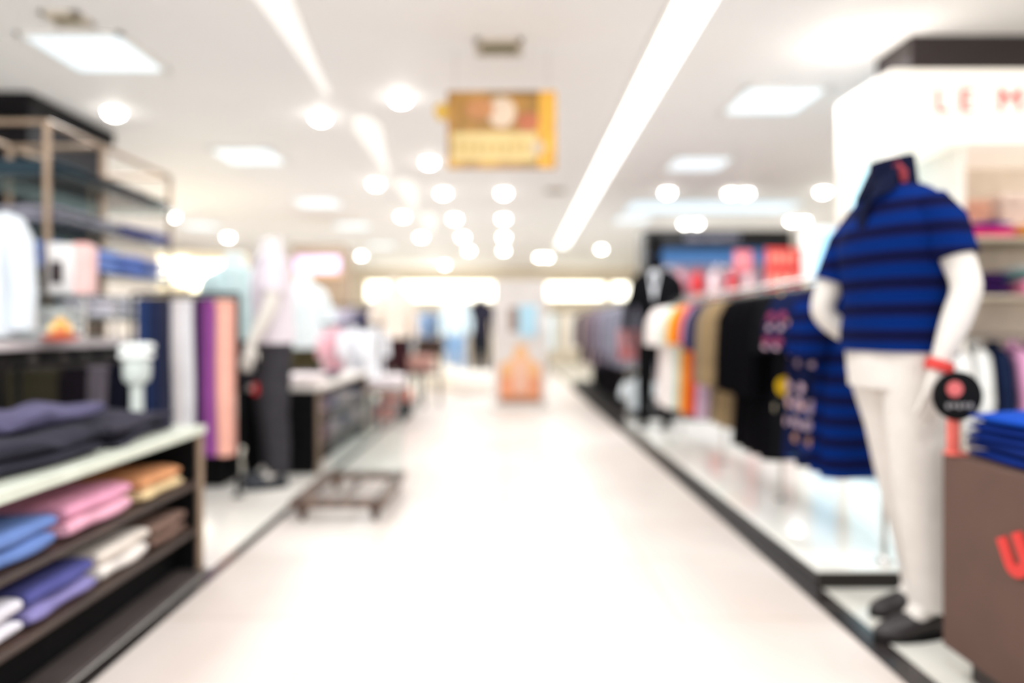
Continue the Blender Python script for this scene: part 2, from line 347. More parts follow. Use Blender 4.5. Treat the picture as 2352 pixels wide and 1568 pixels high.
# ---------------------------------------------------------------- mannequins
def skin_body(name, chain, edges, radii, m, parent, sub=2):
    me = bpy.data.meshes.new(name); me.from_pydata(chain, edges, []); o = bpy.data.objects.new(name, me); COL.objects.link(o); o.parent = parent
    md = o.modifiers.new('skin', 'SKIN'); md.use_smooth_shade = True
    sv = me.skin_vertices[0].data if me.skin_vertices else None
    if sv is None:
        bpy.context.view_layer.objects.active = o; sv = me.skin_vertices[0].data
    for i, r in enumerate(radii): sv[i].radius = (r, r) if not hasattr(r, '__len__') else r
    sv[0].use_root = True
    ss = o.modifiers.new('sub', 'SUBSURF'); ss.levels = sub; ss.render_levels = sub
    me.materials.append(m); return o
def mannequin(label, loc, rz, skin, shirt_m, pants_m, shoe_m, armL, armR, sleeve=.17, hem=.9, collar_m=None, waist=.175, head=False, lapel=None, feet_back=(0, 0), stance=.105, collar_in=None, bracelet=None, group=None, shirt_part='polo_shirt'):
    root = thing('mannequin', label, 'mannequin', loc, rz, group); fbs = feet_back
    V = []; E = []; R = []
    def a(p, r, par=None):
        V.append(p); R.append(r); i = len(V)-1
        if par is not None: E.append((par, i))
        return i
    pel = a((0, 0, .93), (.13, .1)); wst = a((0, 0, 1.06), (.115, .09), pel); ch = a((0, -.005, 1.26), (.135, .1), wst)
    nb = a((0, .0, 1.415), .052, ch); nk = a((0, -.012, 1.52), .048, nb); nt_ = a((0, -.018, 1.585), .05, nk)
    if head:
        h1 = a((0, -.03, 1.66), .075, nt_); h2 = a((0, -.03, 1.76), .085, h1); a((0, -.02, 1.82), .05, h2)
    for s, arm in ((1, armL), (-1, armR)):
        sh = a((s*.15, 0, 1.37), .045, nb); el = a(arm[0], .046, a(tuple((Vector((s*.165, 0, 1.385))*.5+Vector(arm[0])*.5)), .052, sh))
        mid = Vector(arm[0])*.55+Vector(arm[1])*.45
        wr = a(arm[1], (.03, .024), a(tuple(mid), .045, el))
        d = (Vector(arm[2])-Vector(arm[1])).normalized(); side = d.cross(Vector((s, 0, .1))).normalized()
        palm = a(tuple(Vector(arm[1])+d*.075), (.038, .02), wr)
        for k, (o_, ln) in enumerate(((-.028, .075), (-.009, .085), (.01, .08), (.027, .062))):
            b = Vector(arm[1])+d*.1+side*o_
            f1 = a(tuple(b), .0095, palm); f2 = a(tuple(b+d*ln*.55+Vector((-s*.006, 0, 0))), .009, f1); a(tuple(b+d*ln+Vector((-s*.02, 0, 0))), .007, f2)
        th = a(tuple(Vector(arm[1])+d*.05-side*.042), .011, palm); a(tuple(Vector(arm[1])+d*.1-side*.055), .009, th)
    for s, feet_back in ((1, fbs[0]), (-1, fbs[1])):
        hp = a((s*.085, feet_back*.3, .84), .085, pel); kn = a((s*stance*.95, feet_back*.6-.012, .47), .056, hp)
        an = a((s*stance, feet_back+.02, .1), .036, a((s*stance, feet_back*.8+.02, .3), .05, kn)); hl = a((s*stance, feet_back+.03, .045), .034, an)
        a((s*stance, feet_back-.1, .035), (.04, .026), an)
    skin_body('body', V, E, R, skin, root)
    n = 32
    def ring(z, hw, hd, oy=0, w=0, ph=0):
        return [(hw*math.copysign(abs(math.cos(2*PI*j/n))**.85, math.cos(2*PI*j/n)), oy+(hd+w*math.sin(5*2*PI*j/n+ph))*math.sin(2*PI*j/n), z) for j in range(n)]
    k = waist/.175
    sh = G().loft([ring(hem, .178*k, .128*k, 0, .006), ring(hem+.06, .178*k, .128*k, 0, .005, 1), ring(1.06, .17*k, .12*k, 0, .004, 2), ring(1.2, .182*k, .128*k, -.004, .002), ring(1.3, .192*k, .128*k, -.006),
                   ring(1.37, .19, .108, 0), ring(1.415, .17, .095, 0), ring(1.445, .128, .085, 0), ring(1.465, .09, .076, 0), ring(1.475, .062, .06, 0)]).build(shirt_part, shirt_m, root, angle=70)
    for s, arm in ((1, armL), (-1, armR)):
        p0 = Vector((s*.135, 0, 1.385)); p1 = Vector(arm[0]); p2 = Vector(arm[1]); ln = (p1-p0).length; slv = sleeve*(1.3 if s < 0 and sleeve < .22 else 1)
        if sleeve < .3:
            u = slv/ln; pts = [p0, p0.lerp(p1, u*.5)+Vector((s*.012, 0, .02)), p0.lerp(p1, u*.85)+Vector((s*.004, 0, .004)), p0.lerp(p1, u)]; rr = [.062, .068, .068, .069]
        else:
            pts = [p0, p0.lerp(p1, .3)+Vector((s*.01, 0, .02)), p0.lerp(p1, .65), p1, p1.lerp(p2, .5), p1.lerp(p2, .97)]; rr = [.062, .066, .06, .055, .05, .046]
        G().tube(pts, rr, 16).build('sleeve', shirt_m, sh)
    cm = collar_m or shirt_m
    G().loft([[(r*math.cos(2*PI*j/24), r*1.0*math.sin(2*PI*j/24)-.006-(z-1.45)*.08, z+.012*math.sin(2*PI*j/24)*(1 if z > 1.5 else 0)) for j in range(24)] for r, z in ((.082, 1.435), (.075, 1.46), (.072, 1.50), (.068, 1.555), (.061, 1.562), (.058, 1.53))]).build('collar', cm, sh)
    # collar wings and placket
    for s in (1, -1):
        G().add([(s*.005, -.082, 1.475), (s*.068, -.045, 1.52), (s*.085, -.075, 1.44), (s*.035, -.118, 1.415), (s*.005, -.09, 1.475), (s*.068, -.053, 1.525), (s*.087, -.085, 1.44), (s*.035, -.128, 1.413)],
                [(0, 1, 2, 3), (7, 6, 5, 4), (0, 4, 5, 1), (1, 5, 6, 2), (2, 6, 7, 3), (3, 7, 4, 0)]).build('collar_wing', cm, sh)
    G().loft([[(x, -.001-(.128 if z < 1.38 else .128-(z-1.38)*.55)*1.02, z) for x in (-.018, .018)]+[(x, .01-(.128 if z < 1.38 else .128-(z-1.38)*.55), z) for x in (.018, -.018)] for z in (1.27, 1.32, 1.38, 1.42, 1.47)]).build('placket', cm, sh)
    if collar_in:
        for s in (1, -1):
            G().tube([(s*.055, -.048, 1.53), (s*.066, -.03, 1.50), (s*.07, -.03, 1.46)], [.012, .014, .008], 8).build('collar_tip', collar_in, sh)
    tr = G().loft([ring(.99, .155, .112), ring(.92, .168*k, .122), ring(.86, .172, .12), ring(.8, .168, .115)]).build('trousers', pants_m, root, angle=70)
    for s, feet_back in ((1, fbs[0]), (-1, fbs[1])):
        pts = [(s*.078, 0, .86), (s*(.04+stance*.45), feet_back*.4-.004, .66), (s*stance*.92, feet_back*.6-.008, .47), (s*stance*.97, feet_back*.8+.012, .28), (s*stance, feet_back+.016, .09)]
        rings = []
        for i, (p, r) in enumerate(zip(pts, (.098, .092, .078, .07, .063))):
            rings.append([(p[0]+r*math.cos(2*PI*j/20), p[1]+(r*1.06+.003*math.sin(4*2*PI*j/20+i))*math.sin(2*PI*j/20), p[2]) for j in range(20)])
        G().loft(rings).build('trouser_leg', pants_m, tr, angle=70)
        sho = G().loft([[(s*stance+w*math.cos(2*PI*j/16), feet_back+y+.0*j, max(.0, zc+hh*math.sin(2*PI*j/16))) for j in range(16)] for y, w, zc, hh in
              ((.07, .012, .035, .02), (.06, .032, .045, .045), (.02, .038, .055, .055), (-.04, .04, .045, .045), (-.1, .046, .036, .036), (-.15, .042, .028, .028), (-.185, .025, .022, .022), (-.195, .008, .02, .012))]).build('shoe', shoe_m, root, angle=70)
        G().loft([[(s*stance+w*math.cos(2*PI*j/16), feet_back-.06+l*math.sin(2*PI*j/16), z) for j in range(16)] for w, l, z in ((.046, .14, 0), (.049, .143, .004), (.049, .143, .014), (.045, .138, .018))]).build('sole', BLACK, sho)
    if bracelet:
        p1, p2 = Vector(armL[0]), Vector(armL[1])
        G().tube([p1.lerp(p2, .93), p1.lerp(p2, 1.0), p1.lerp(p2, 1.06)], [.038, .041, .038], 16).build('bracelet', bracelet, root)
    if lapel:
        G().add([(-.05, -.112, 1.44), (.05, -.112, 1.44), (0, -.155, 1.16), (-.05, -.075, 1.46), (.05, -.075, 1.46), (0, -.12, 1.16)],
                [(0, 1, 2), (5, 4, 3), (0, 3, 4, 1), (1, 4, 5, 2), (2, 5, 3, 0)]).build('shirt_front', lapel, sh)
    return root

STRIPE = ramp_mat(2, .083, [(0, '#02215f'), (.44, '#021f5a'), (.52, '#150c2a'), (.6, '#080d2e'), (.82, '#080e30'), (.9, '#150c2a'), (.97, '#02215f')])
STRIPE_W = STRIPE
RED = mat('#c8352e', .6); SHOE = mat('#2b2626', .5)
m1 = mannequin('headless cream mannequin in blue striped polo and cream trousers at the right', (1.31, 2.33, .004), math.radians(-78), CREAM, STRIPE, cloth('#d8d1ca', .05), SHOE,
    ((.25, .036, 1.12), (.225, -.045, .88), (.215, -.075, .74)), ((-.26, -.1, 1.05), (-.2, .05, .93), (-.17, .04, .8)),
    .19, .92, mat('#10142a', .9, 0, .1, 9, 0, .05), .19, feet_back=(.05, .17), stance=.082, collar_in=mat('#8c2a34', .8), bracelet=RED)
mannequin('headless mannequin in pale lilac shirt and charcoal trousers on the left', (-1.475, 4.45, .004), math.radians(-62), CREAM, cloth('#ddd3da', .06), cloth('#3a383c'), mat('#23262f', .4),
    ((.25, -.06, 1.12), (.23, -.16, .91), (.22, -.19, .78)), ((-.25, .02, 1.12), (-.245, -.06, .88), (-.22, -.1, .74)), .2, .9, cloth('#e8e2e4', .05), shirt_part='shirt')
mannequin('mannequin in pale mint shirt behind the lilac shirted mannequin', (-2.06, 5.32, .004), math.radians(20), CREAM, cloth('#c3d9da', .06), cloth('#2c2a30'), SHOE,
    ((.26, .02, 1.12), (.25, -.05, .9), (.24, -.06, .76)), ((-.25, .02, 1.12), (-.245, -.06, .88), (-.22, -.1, .74)), .5, .9, cloth('#d2e4e4', .05), shirt_part='shirt')
mannequin('mannequin in cream sweater and dark trousers beside the far left racks', (-1.28, 8.1, .004), math.radians(35), CREAM, cloth('#eee0d2', .06), cloth('#3a2226'), SHOE,
    ((.26, .02, 1.12), (.25, -.05, .9), (.24, -.06, .76)), ((-.25, .02, 1.12), (-.245, -.06, .88), (-.22, -.1, .74)), .5, .88, None, shirt_part='sweater')
mannequin('black headed mannequin in black suit with white shirt at end of the colourful rail', (1.42, 6.5, .082), math.radians(-20), BLACK, cloth('#0e0e11'), cloth('#0d0d0f'), BLACK,
    ((.25, .02, 1.12), (.25, -.05, .9), (.24, -.06, .76)), ((-.25, .02, 1.12), (-.25, -.05, .9), (-.24, -.06, .76)), .5, .84, None, head=True, lapel=cloth('#e8eaf0', .04), shirt_part='suit_jacket')

# ---------------------------------------------------------------- right: raised platform and rail of shirts
def platform(label, x0, x1, y0, y1, h, top, edge):
    t = thing('display_platform', label, 'platform', (x0, y0, 0)); X, Y = x1-x0, y1-y0
    bx('plinth', edge, t, 0, X, 0, Y, .004, h-.012); bx('top', top, t, -.004, X, -.004, Y, h-.012, h); return t
platform('long low white gloss platform with dark edge under the rail of shirts', 1.2, 2.15, 2.66, 6.95, .08, mat('#f2f1ea', .1, 0, .04, 2), mat('#1d1816', .3))
platform('far dark platform under the grey garments right of the aisle', 1.2, 2.15, 7.1, 12.0, .1, mat('#1d1a19', .7, 0, .1, 9, 0, .15), mat('#12100f', .6, 0, .1, 9, 0, .15))
def rack(label, x, y0, y1, z, zb, posts, m=STEEL, along='y', group=None):
    t = thing('garment_rack', label, 'clothes rack', (x, y0, zb), 0 if along == 'y' else -PI/2); L = y1-y0; H = z-zb
    G().tube([(0, -.04, H), (0, L+.04, H)], .012, 12).build('rail', m, t)
    for p in posts:
        o = G().tube([(0, p, .01), (0, p, H+.0)], .011, 12).build('post', m, t)
        G().lathe([(.035, 0), (.035, .006), (.02, .014), (.012, .03)], 16, (0, p, 0)).build('foot', m, o)
    return t
RZ = 1.235
RX = 1.49
rack('steel rail on slim posts on the white platform carrying the coloured shirts', RX, 2.73, 6.1, RZ, .08, [0, 1.0, 2.0, 3.1])
FLORAL = spot_mat('#131a3a', ['#b59aa8', '#7c3550', '#26366e', '#a8939f', '#3a5a74', '#b98a70'], 20, .45)
YFL = spot_mat('#101114', ['#d8b432', '#e6dcc0', '#15161a', '#c9a21f', '#8c2438'], 9, .42)
def R_(y, m, word, L=.82, sl=.22, W=.225, T=.04, name='polo_shirt', cat='shirt', **k):
    return upper(word, cat, (RX, y, RZ), 0, m, L, W, sl, T, 'garments on the rail over the white platform', name=name, **k)
R_(2.78, STRIPE, 'nearest blue and navy striped polo shirt hanging on the rail', .83, .22, .245, collar=cloth('#14204a'))
R_(2.89, STRIPE, 'second blue and navy striped polo shirt hanging on the rail', .83, .22, .235, collar=cloth('#14204a'))
R_(3.06, FLORAL, 'navy shirt printed with mauve blossoms, behind the blue striped polos', .84, .2, name='floral_shirt')
R_(3.19, FLORAL, 'second navy shirt printed with mauve blossoms, next to the yellow flower one', .83, .2, name='floral_shirt')
R_(3.33, YFL, 'black shirt with yellow and cream flower print on the rail', .85, .22, name='floral_shirt')
for i, y in enumerate((3.48, 3.62, 3.76, 3.9)):
    R_(y, mat('#08070a', .9, 0, .1, 9, 0, .04), ['first', 'second', 'third', 'fourth'][i]+' of the black jackets hanging on the rail, counted from the camera', .89, .45, .225, .05, 'jacket', 'jacket')
for i, (y, h) in enumerate(((4.08, '#8a7558'), (4.22, '#97805f'), (4.36, '#7d6f5e'))):
    R_(y, cloth(h), ['nearest khaki jacket next to the black jackets', 'khaki jacket in the middle of the three khaki ones', 'greyer khaki jacket next to the navy shirt'][i], .82, .45, .225, .045, 'jacket', 'jacket')
R_(4.52, cloth('#1c2350'), 'plain navy shirt hanging between khaki jackets and pink shirt', .6, .25, .245)
R_(4.66, cloth('#cdaec4'), 'lilac pink shirt hanging beside the navy shirt', .84)
R_(4.8, cloth('#c4342e'), 'red polo shirt hanging between the lilac and orange shirts', .84)
R_(4.95, ramp_mat(0, .5, [(0, '#f0642a'), (.2, '#ee7a2c'), (.4, '#f0a02c'), (.8, '#c8352e')]), 'orange red shirt with puffed sleeves on the rail', .84, .22, .25)
R_(5.1, cloth('#f4b23c'), 'golden yellow polo shirt on the rail', .84)
R_(5.25, cloth('#b9d8c8'), 'pale mint polo shirt on the rail', .84)
R_(5.4, cloth('#f0e8e4', .05), 'nearest white polo shirt on the rail beside the mint one', .86, .24, .245)
R_(5.56, cloth('#f2ece8', .05), 'second white polo shirt on the rail', .86, .24, .25)
R_(5.73, cloth('#efe3e0', .05), 'last white polo shirt at far end of the rail', .86, .24, .25)
# pale sign and garments farther along
dark_rail = rack('dark rail farther along the right of the aisle with grey jackets', 1.44, 7.3, 11.3, 1.3, .1, [0, 1.3, 2.6, 4.0], BLACK)
gc = ['#8b8a98', '#77788a', '#93909c', '#6b6c7c', '#a69aa6', '#5d5d70', '#8a7480', '#403a48', '#9a8c90', '#2c2a30', '#6a5866', '#c8b0ac', '#33363c', '#1e2422', '#263028', '#4a3a44']
gl = ['cool grey jacket first on the dark rail', 'slate grey jacket second on the dark rail', 'pale grey jacket third on the dark rail', 'bluish grey jacket fourth on the dark rail',
      'mauve grey jacket fifth on the dark rail', 'dusky blue jacket sixth on the dark rail', 'dusty plum jacket seventh on the dark rail', 'dark plum jacket eighth on the dark rail', 'warm grey jacket ninth on the dark rail',
      'near black jacket tenth on the dark rail', 'muted purple jacket eleventh on the dark rail', 'pale pink jacket twelfth on the dark rail', 'dark slate jacket thirteenth on the dark rail',
      'black green jacket fourteenth on the dark rail', 'deep green jacket fifteenth on the dark rail', 'brownish plum jacket last on the dark rail']
for i, h in enumerate(gc):
    upper(gl[i], 'jacket', (1.44, 7.4+i*.25, 1.3), 0, cloth(h), .72+.1*(i > 6), .25, .45, .05, 'jackets on the dark rail', name='jacket')
for i, (h, w) in enumerate([('#131214', 'nearest black'), ('#1b1718', 'second charcoal'), ('#141216', 'third black'), ('#201a1c', 'fourth brownish black'), ('#121214', 'fifth black'), ('#1a1a20', 'sixth blue black'), ('#16140f', 'seventh olive black'), ('#101012', 'eighth black')]):
    trousers(w+' trousers hanging below the grey jackets right of the aisle', (1.44, 7.5+i*.4, .52), 0, cloth(h), .4, .12, .05, 'dark trousers below the grey jackets')
G().tube([(0, -.04, .42), (0, 4.04, .42)], .011, 12).build('low_rail', BLACK, dark_rail)
upper('white shirt at near end of the low dark rail beside the black suited mannequin', 'shirt', (1.44, 7.34, .52), 0, cloth('#dfe6ea', .06), .38, .15, .12, .035, name='shirt')
def sign_card(name, label, c, w, h, m, z_base, stem=True, strokes=None, sm=None):
    t = thing(name, label, 'sign', (c[0], c[1], z_base), 0); H = c[2]-z_base
    bx('panel', m, t, -w/2, w/2, -.008, .008, H-h/2, H+h/2)
    if stem:
        G().tube([(0, .012, 0.0), (0, .012, H)], .009, 10).build('stem', STEEL, t); G().lathe([(.08, 0), (.08, .008), (.01, .016)], 20).build('base', STEEL, t)
    random.seed(int(w*1000))
    for (zz, n, ch) in strokes or []:
        for k in range(n):
            a = -w*.4+k*w*.8/n; bx('letter', sm or WHITE, t, a, a+w*.8/n*.55, -.011, -.008, H+zz*h-ch*h/2, H+zz*h+ch*h/2, bevel=0)
    return t
REDS = mat('#d9352f', .5, 0, .05)
sign_card('sale_sign', 'red square sale sign with white marks standing above the black jackets', P(1800, 622, 5.6), .29, .36, REDS, .004, True, [(.28, 4, .22), (-.2, 3, .3)], mat('#f2a08c', .6))
sign_card('sale_sign', 'small pinkish red sign above the colourful shirts', P(1707, 600, 6.6), .17, .2, mat('#d8707a', .5), .004, True, [(.1, 3, .25)], mat('#eab0b0', .6))
sign_card('price_sign', 'pink and red price card in front of the grey jackets', P(1442, 792, 6.9), .19, .3, mat('#c98d92', .5), .082, True, [(-.28, 2, .3)], mat('#b0423c', .6))

# ---------------------------------------------------------------- right: wall bay with lettered white header
t = thing('wall_bay', 'white wall unit with red lettered lit header at right edge', 'shelving', (2.2, 3.95, 0))
WARMW = mat('#f7efe4', .5, 0, .03); LIT = mat('#fff6ea', .5, 0, .02, 9, .22)
hd = G().box(0, 1.9, 0, .66, 2.05, 2.47).build('header', LIT, t, .006)
for ch, q in zip('LEMOR', (.235, .37, .59, .80, 1.0)): text_mesh('letter', ch, .2, mat('#d8281e', .5, 0, .05), hd, (q, -.004, 2.22), (PI/2, 0, 0), .004)
bx('post', WARMW, t, 0, .05, .58, .66, .0, 2.05); bx('post', WARMW, t, 1.85, 1.9, 0, .66, 0, 2.05); bx('divider', WARMW, t, .42, .46, 0.06, .66, 0, 2.05)
bx('back_panel', mat('#efe0cf', .6), t, .46, 1.85, .63, .66, 0, 2.05)
bx('side_panel', mat('#c4ecfa', .3, 0, .05, 4, .55), t, .05, .42, .6, .63, .1, 2.05)
for z in (1.53, 1.19): bx('shelf', mat('#cfc2ac', .5), t, .46, 1.85, .08, .63, z-.02, z)
G().tube([(.46, .3, .95), (1.85, .3, .95)], .012, 10).build('rail', STEEL, t)
cyl = 2.2
for x, h, w, hh, lab in [(2.85, '#efb59b', .26, .26, 'peach folded knitwear pile on the upper shelf under the lettered header'), (3.17, '#f6e0d4', .27, .3, 'pale cream folded pile on the upper shelf right of the peach one')]:
    folded(lab, (x, 4.36, 1.53), 0, cloth(h), w, .22, hh, 4)
folded('magenta folded shirt at front of the upper shelf', (2.85, 4.14, 1.53), 0, cloth('#d8187a'), .27, .18, .06, 2, inner=cloth('#e8577c'))
folded('purple folded shirt resting on the magenta one', (2.84, 4.14, 1.593), 0, cloth('#5a2a9a'), .26, .17, .03, 1)
folded('orange folded shirt at front of the upper shelf', (3.16, 4.14, 1.53), 0, cloth('#f5a030'), .28, .18, .075, 2)
folded('dark purple folded shirt on the lower shelf under the lettered header', (2.86, 4.2, 1.19), 0, cloth('#32184a'), .2, .3, .14, 3)
folded('pink folded shirt on the lower shelf beside the dark purple one', (3.17, 4.2, 1.19), 0, cloth('#eb8fae'), .3, .3, .09, 2)
folded('white and teal folded shirt on top of the pink one', (3.2, 4.2, 1.282), 0, cloth('#d6e4e2'), .26, .28, .09, 2, inner=cloth('#2a9a90'))
for i, (x, h, lab) in enumerate([(2.72, '#f4f2f0', 'white coat hanging under the shelves behind the blue polo mannequin'), (2.83, '#f0f0ee', 'second white coat hanging next to the first under the shelves'), (2.95, '#1a2440', 'navy jacket hanging under the shelves'), (3.07, '#e6a6cc', 'pink jacket hanging under the shelves'),
        (3.19, '#7c2a86', 'purple jacket hanging under the shelves'), (3.31, '#c0a6bc', 'dusty lilac jacket hanging under the shelves'), (3.43, '#e8dccc', 'cream jacket hanging at right end under the shelves')]):
    upper(lab, 'jacket', (x, 4.2, .95), PI/2-.35, cloth(h), .62, .19, .4, .028, 'jackets hanging under the lettered header', name='jacket')
# pillar wrapped behind the header
t = thing('pillar', 'dark brown square pillar top above the lettered header', 'pillar', (2.95, 4.85, 0))
bx('shaft', mat('#2b2221', .5, 0, .08), t, -.2, 1.1, -.22, .05, 0, 2.48); bx('cap', mat('#2b2221', .5, 0, .08), t, -.45, 1.15, -.57, -.17, 2.48, CEIL)
t = thing('light_box', 'tall pale blue lit display box beside the white wall unit', 'light box', (2.55, 5.75, 0))
bx('cabinet', WHITE, t, -.02, 1.1, 0, .2, .004, 1.84); bx('screen', mat('#a6d6f0', .3, 0, .1, 3, .6), t, .0, 1.08, -.012, 0, .1, 1.8)
G().loft([[(.4+.17*math.cos(a)*1.0, -.02, 1.45+.3*math.sin(a)) for a in [2*PI*k/20 for k in range(20)]], [(.4+.17*math.cos(a), -.012, 1.45+.3*math.sin(a)) for a in [2*PI*k/20 for k in range(20)]]]).build('picture', mat('#ffffff', .3, 0, .02, 9, .9), t)

# shop front with black fascia
t = thing('shop_bay', 'black framed shop bay with black fascia sign beyond the colourful rail', 'shelving', (1.82, 9.0, 0))
BF = mat('#131317', .4)
fa = bx('fascia', BF, t, 0, 1.9, 0, .5, 2.05, 2.27)
random.seed(3)
for k in range(11):
    a = .53+k*.065; bx('letter', mat('#a9adc4', .5), fa, a, a+.03+.02*random.random(), -.006, 0, 2.13, 2.18+.03*random.random(), bevel=0)
bx('light_band', mat('#4f83bf', .5, 0, .1, 4, .25), t, .05, 1.85, .3, .34, 1.86, 2.05)
bx('post', BF, t, 0, .06, 0, .5, 0, 2.05); bx('post', BF, t, 1.84, 1.9, 0, .5, 0, 2.05); bx('back_panel', mat('#a99fb0', .7), t, .06, 1.84, .46, .5, 0, 1.86)
rack('high steel rail of jerseys in front of the shop bay', 1.9, 8.75, 10.55, 1.75, .004, [0, 1.75], STEEL, 'x')
for i, (h, lab) in enumerate([('#e8eef4', 'white jersey at left end of the shop bay rail'), ('#f2b8c4', 'pink jersey on the shop bay rail'), ('#d8484a', 'red jersey second from left pink on the shop bay rail'), ('#f3dfe2', 'blush white jersey in the middle of the shop bay rail'),
       ('#e05a5e', 'coral red jersey right of the blush one on the shop bay rail'), ('#f0c9ce', 'pale pink jersey on the shop bay rail'), ('#8a8294', 'grey jersey near right end of the shop bay rail'), ('#b9a790', 'beige jersey at right end of the shop bay rail')]):
    upper(lab, 'shirt', (1.99+i*.225, 8.75, 1.75), 1.0, cloth(h), .62, .15, .2, .05, 'jerseys on the shop bay rail', name='jersey')
rack('low steel rail in front of the shop bay', 2.2, 8.3, 9.8, 1.35, 0.004, [0, 1.5], STEEL, 'x')
for i, (h, lab) in enumerate([('#f6efe9', 'cream shirt first on the low rail before the shop bay'), ('#e0242a', 'bright red shirt on the low rail before the shop bay'), ('#f2d9d2', 'pale shirt on the low rail before the shop bay'), ('#d33a34', 'second red shirt on the low rail before the shop bay'), ('#f3e6e8', 'whitish shirt on the low rail before the shop bay'), ('#e79a98', 'salmon shirt on the low rail before the shop bay'), ('#d6c6b4', 'sand shirt last on the low rail before the shop bay')]):
    upper(lab, 'shirt', (2.3+i*.22, 8.3, 1.35), 1.1, cloth(h), .7, .16, .2, .05, 'shirts on the low rail before the shop bay', name='shirt')

# ---------------------------------------------------------------- right front: brown box, shirts, round sign
t = thing('display_box', 'brown display box with red lettering at the right edge', 'box', (1.272, .9, .004))
bx('plinth', mat('#2a1d18', .5), t, .05, 1.0, .0, 1.07, 0, .08); pn = bx('body', BROWNBOX, t, 0, 1.05, 0, 1.12, .08, .634)
text_mesh('letter', 'U', .12, mat('#cf3530', .5, 0, .05), pn, (-.003, .845, .375), (PI/2, math.radians(-28), -PI/2), .004, 0, .01)
BL = ['#14409c', '#122a72', '#12286c', '#102462', '#122a72']
for i in range(5):
    folded(['lowest folded royal blue shirt on the brown box', 'folded blue shirt second from bottom on the brown box', 'folded blue shirt in middle of the pile on the brown box', 'folded blue shirt second from top on the brown box', 'topmost bright blue folded shirt on the brown box'][i],
           (1.46, 1.79, .638+i*.026), -PI/2+.06*random.random(), cloth(BL[4-i], .06), .36, .3, .026, 1, 'blue shirts piled on the brown box')
t = thing('round_sign', 'round black sign with pink badge on a red stem standing on the brown box', 'sign', (1.283, 1.985, .638), math.radians(0))
bx('stem', mat('#d9665a', .5), t, -.016, .012, -.01, .012, 0.008, .16); bx('stem_edge', mat('#d8cdbd', .5), t, .014, .024, -.01, .012, .008, .16); bx('foot', mat('#d9665a', .5), t, -.022, .03, -.02, .02, 0, .01)
def disc(r, y0, y1, cz, cx=0, sx=1, n=32):
    q = [2*PI*k/n for k in range(n)]
    return G().loft([[(cx+r*sx*math.cos(a), y0, cz+r*math.sin(a)) for a in q], [(cx+r*sx*math.cos(a), y1, cz+r*math.sin(a)) for a in q]])
dk = disc(.07, -.02, -.008, .17).build('disc', BLACK, t, .002); disc(.022, -.024, -.02, .19, -.012).build('badge', mat('#c9605e', .5), dk)
for k in range(5): bx('letter', mat('#8a8686', .5), dk, -.035+k*.016, -.026+k*.016, -.023, -.02, .135+.003*(k % 2), .15, bevel=0)

# ---------------------------------------------------------------- left front: low shelf with folded shirts
def low_shelf(label, y0, y1, xf=-1.24, depth=.5, top=.6, edge=None, plate=True):
    t = thing('display_shelf', label, 'shelving', (xf, y0, .004)); L = y1-y0
    bx('top_board', edge or mat('#c9cdbf', .25, 0, .1), t, -depth, .02, 0, L, top-.035, top)
    for z in (.375, .187): bx('shelf_board', DARKWOOD, t, -depth, .0, .02, L-.03, z-.02, z)
    bx('side_panel', BLACK, t, -depth, -.02, L-.03, L, 0, top-.035); bx('side_panel', BLACK, t, -depth, -.02, 0, .03, 0, top-.035); bx('back_panel', BLACK, t, -depth-.02, -depth, 0, L, 0, top-.035)
    bx('kick', BLACK, t, -depth, -.09, .03, L-.03, 0, .155)
    if plate: bx('base_plate', mat('#4a4240', .3, 0, .2), t, -.09, .03, 0, L, 0, .015)
    for yy in (L-.02, .02): G().tube([(0.0, yy, 0), (0.0, yy, top-.035)], .016, 12).build('post', TAN_METAL, t)
    return t
low_shelf('low dark shelf unit with pale top edge at left front', .95, 2.86)
def fs(y, z, h, lab, w=.34, hh=.085, inner=None): folded(lab, (-1.40, y, z+.005), PI/2, cloth(h, .1), w, .28, hh, 2, inner=inner)
fs(2.58, .38, '#cf9268', 'tan orange folded sweater on the middle shelf by the far post', .3, inner=cloth('#e0c79a'))
fs(2.19, .38, '#d896b0', 'pink folded sweater on the middle shelf', .36, .1, inner=cloth('#e3a9bd'))
fs(1.80, .38, '#6780b8', 'light blue folded shirt on the middle shelf', .34, .095)
fs(1.42, .38, '#9a8fb4', 'greyish violet folded shirt on the middle shelf nearest the camera', .34)
fs(2.64, .192, '#7a6258', 'brown folded shirt on the bottom shelf by the far post', .26, .085)
fs(2.33, .192, '#d8cdc3', 'off white folded sweater on the bottom shelf', .3, .1, inner=cloth('#e6ded8'))
fs(2.0, .192, '#51528c', 'violet blue folded shirt on the bottom shelf', .3, .1, inner=cloth('#857eb0'))
fs(1.68, .192, '#d6d2da', 'pale grey folded shirt on the bottom shelf nearest the camera', .3, .1)
for i, (y, x, h, hh, w, rz, lab) in enumerate([(2.5, -1.49, '#34323c', .075, .52, .1, 'charcoal folded jeans at far end of the pale topped shelf'), (1.98, -1.48, '#2d2c35', .085, .5, -.08, 'dark slate folded jeans in the middle of the pale topped shelf'),
        (1.47, -1.5, '#302f36', .07, .48, .05, 'dark grey folded jeans nearest the camera on the pale topped shelf')]):
    folded(lab, (x, y, .604), PI/2+rz, cloth(h, .25), w, .4, hh, 2, 'jeans on the pale topped shelf', name='folded_jeans', cat='folded clothing', wave=.016)
folded('lilac grey folded jeans lying across two pairs', (-1.55, 2.22, .69), PI/2, cloth('#514d66', .2), .5, .28, .045, 1, name='folded_jeans', wave=.02)

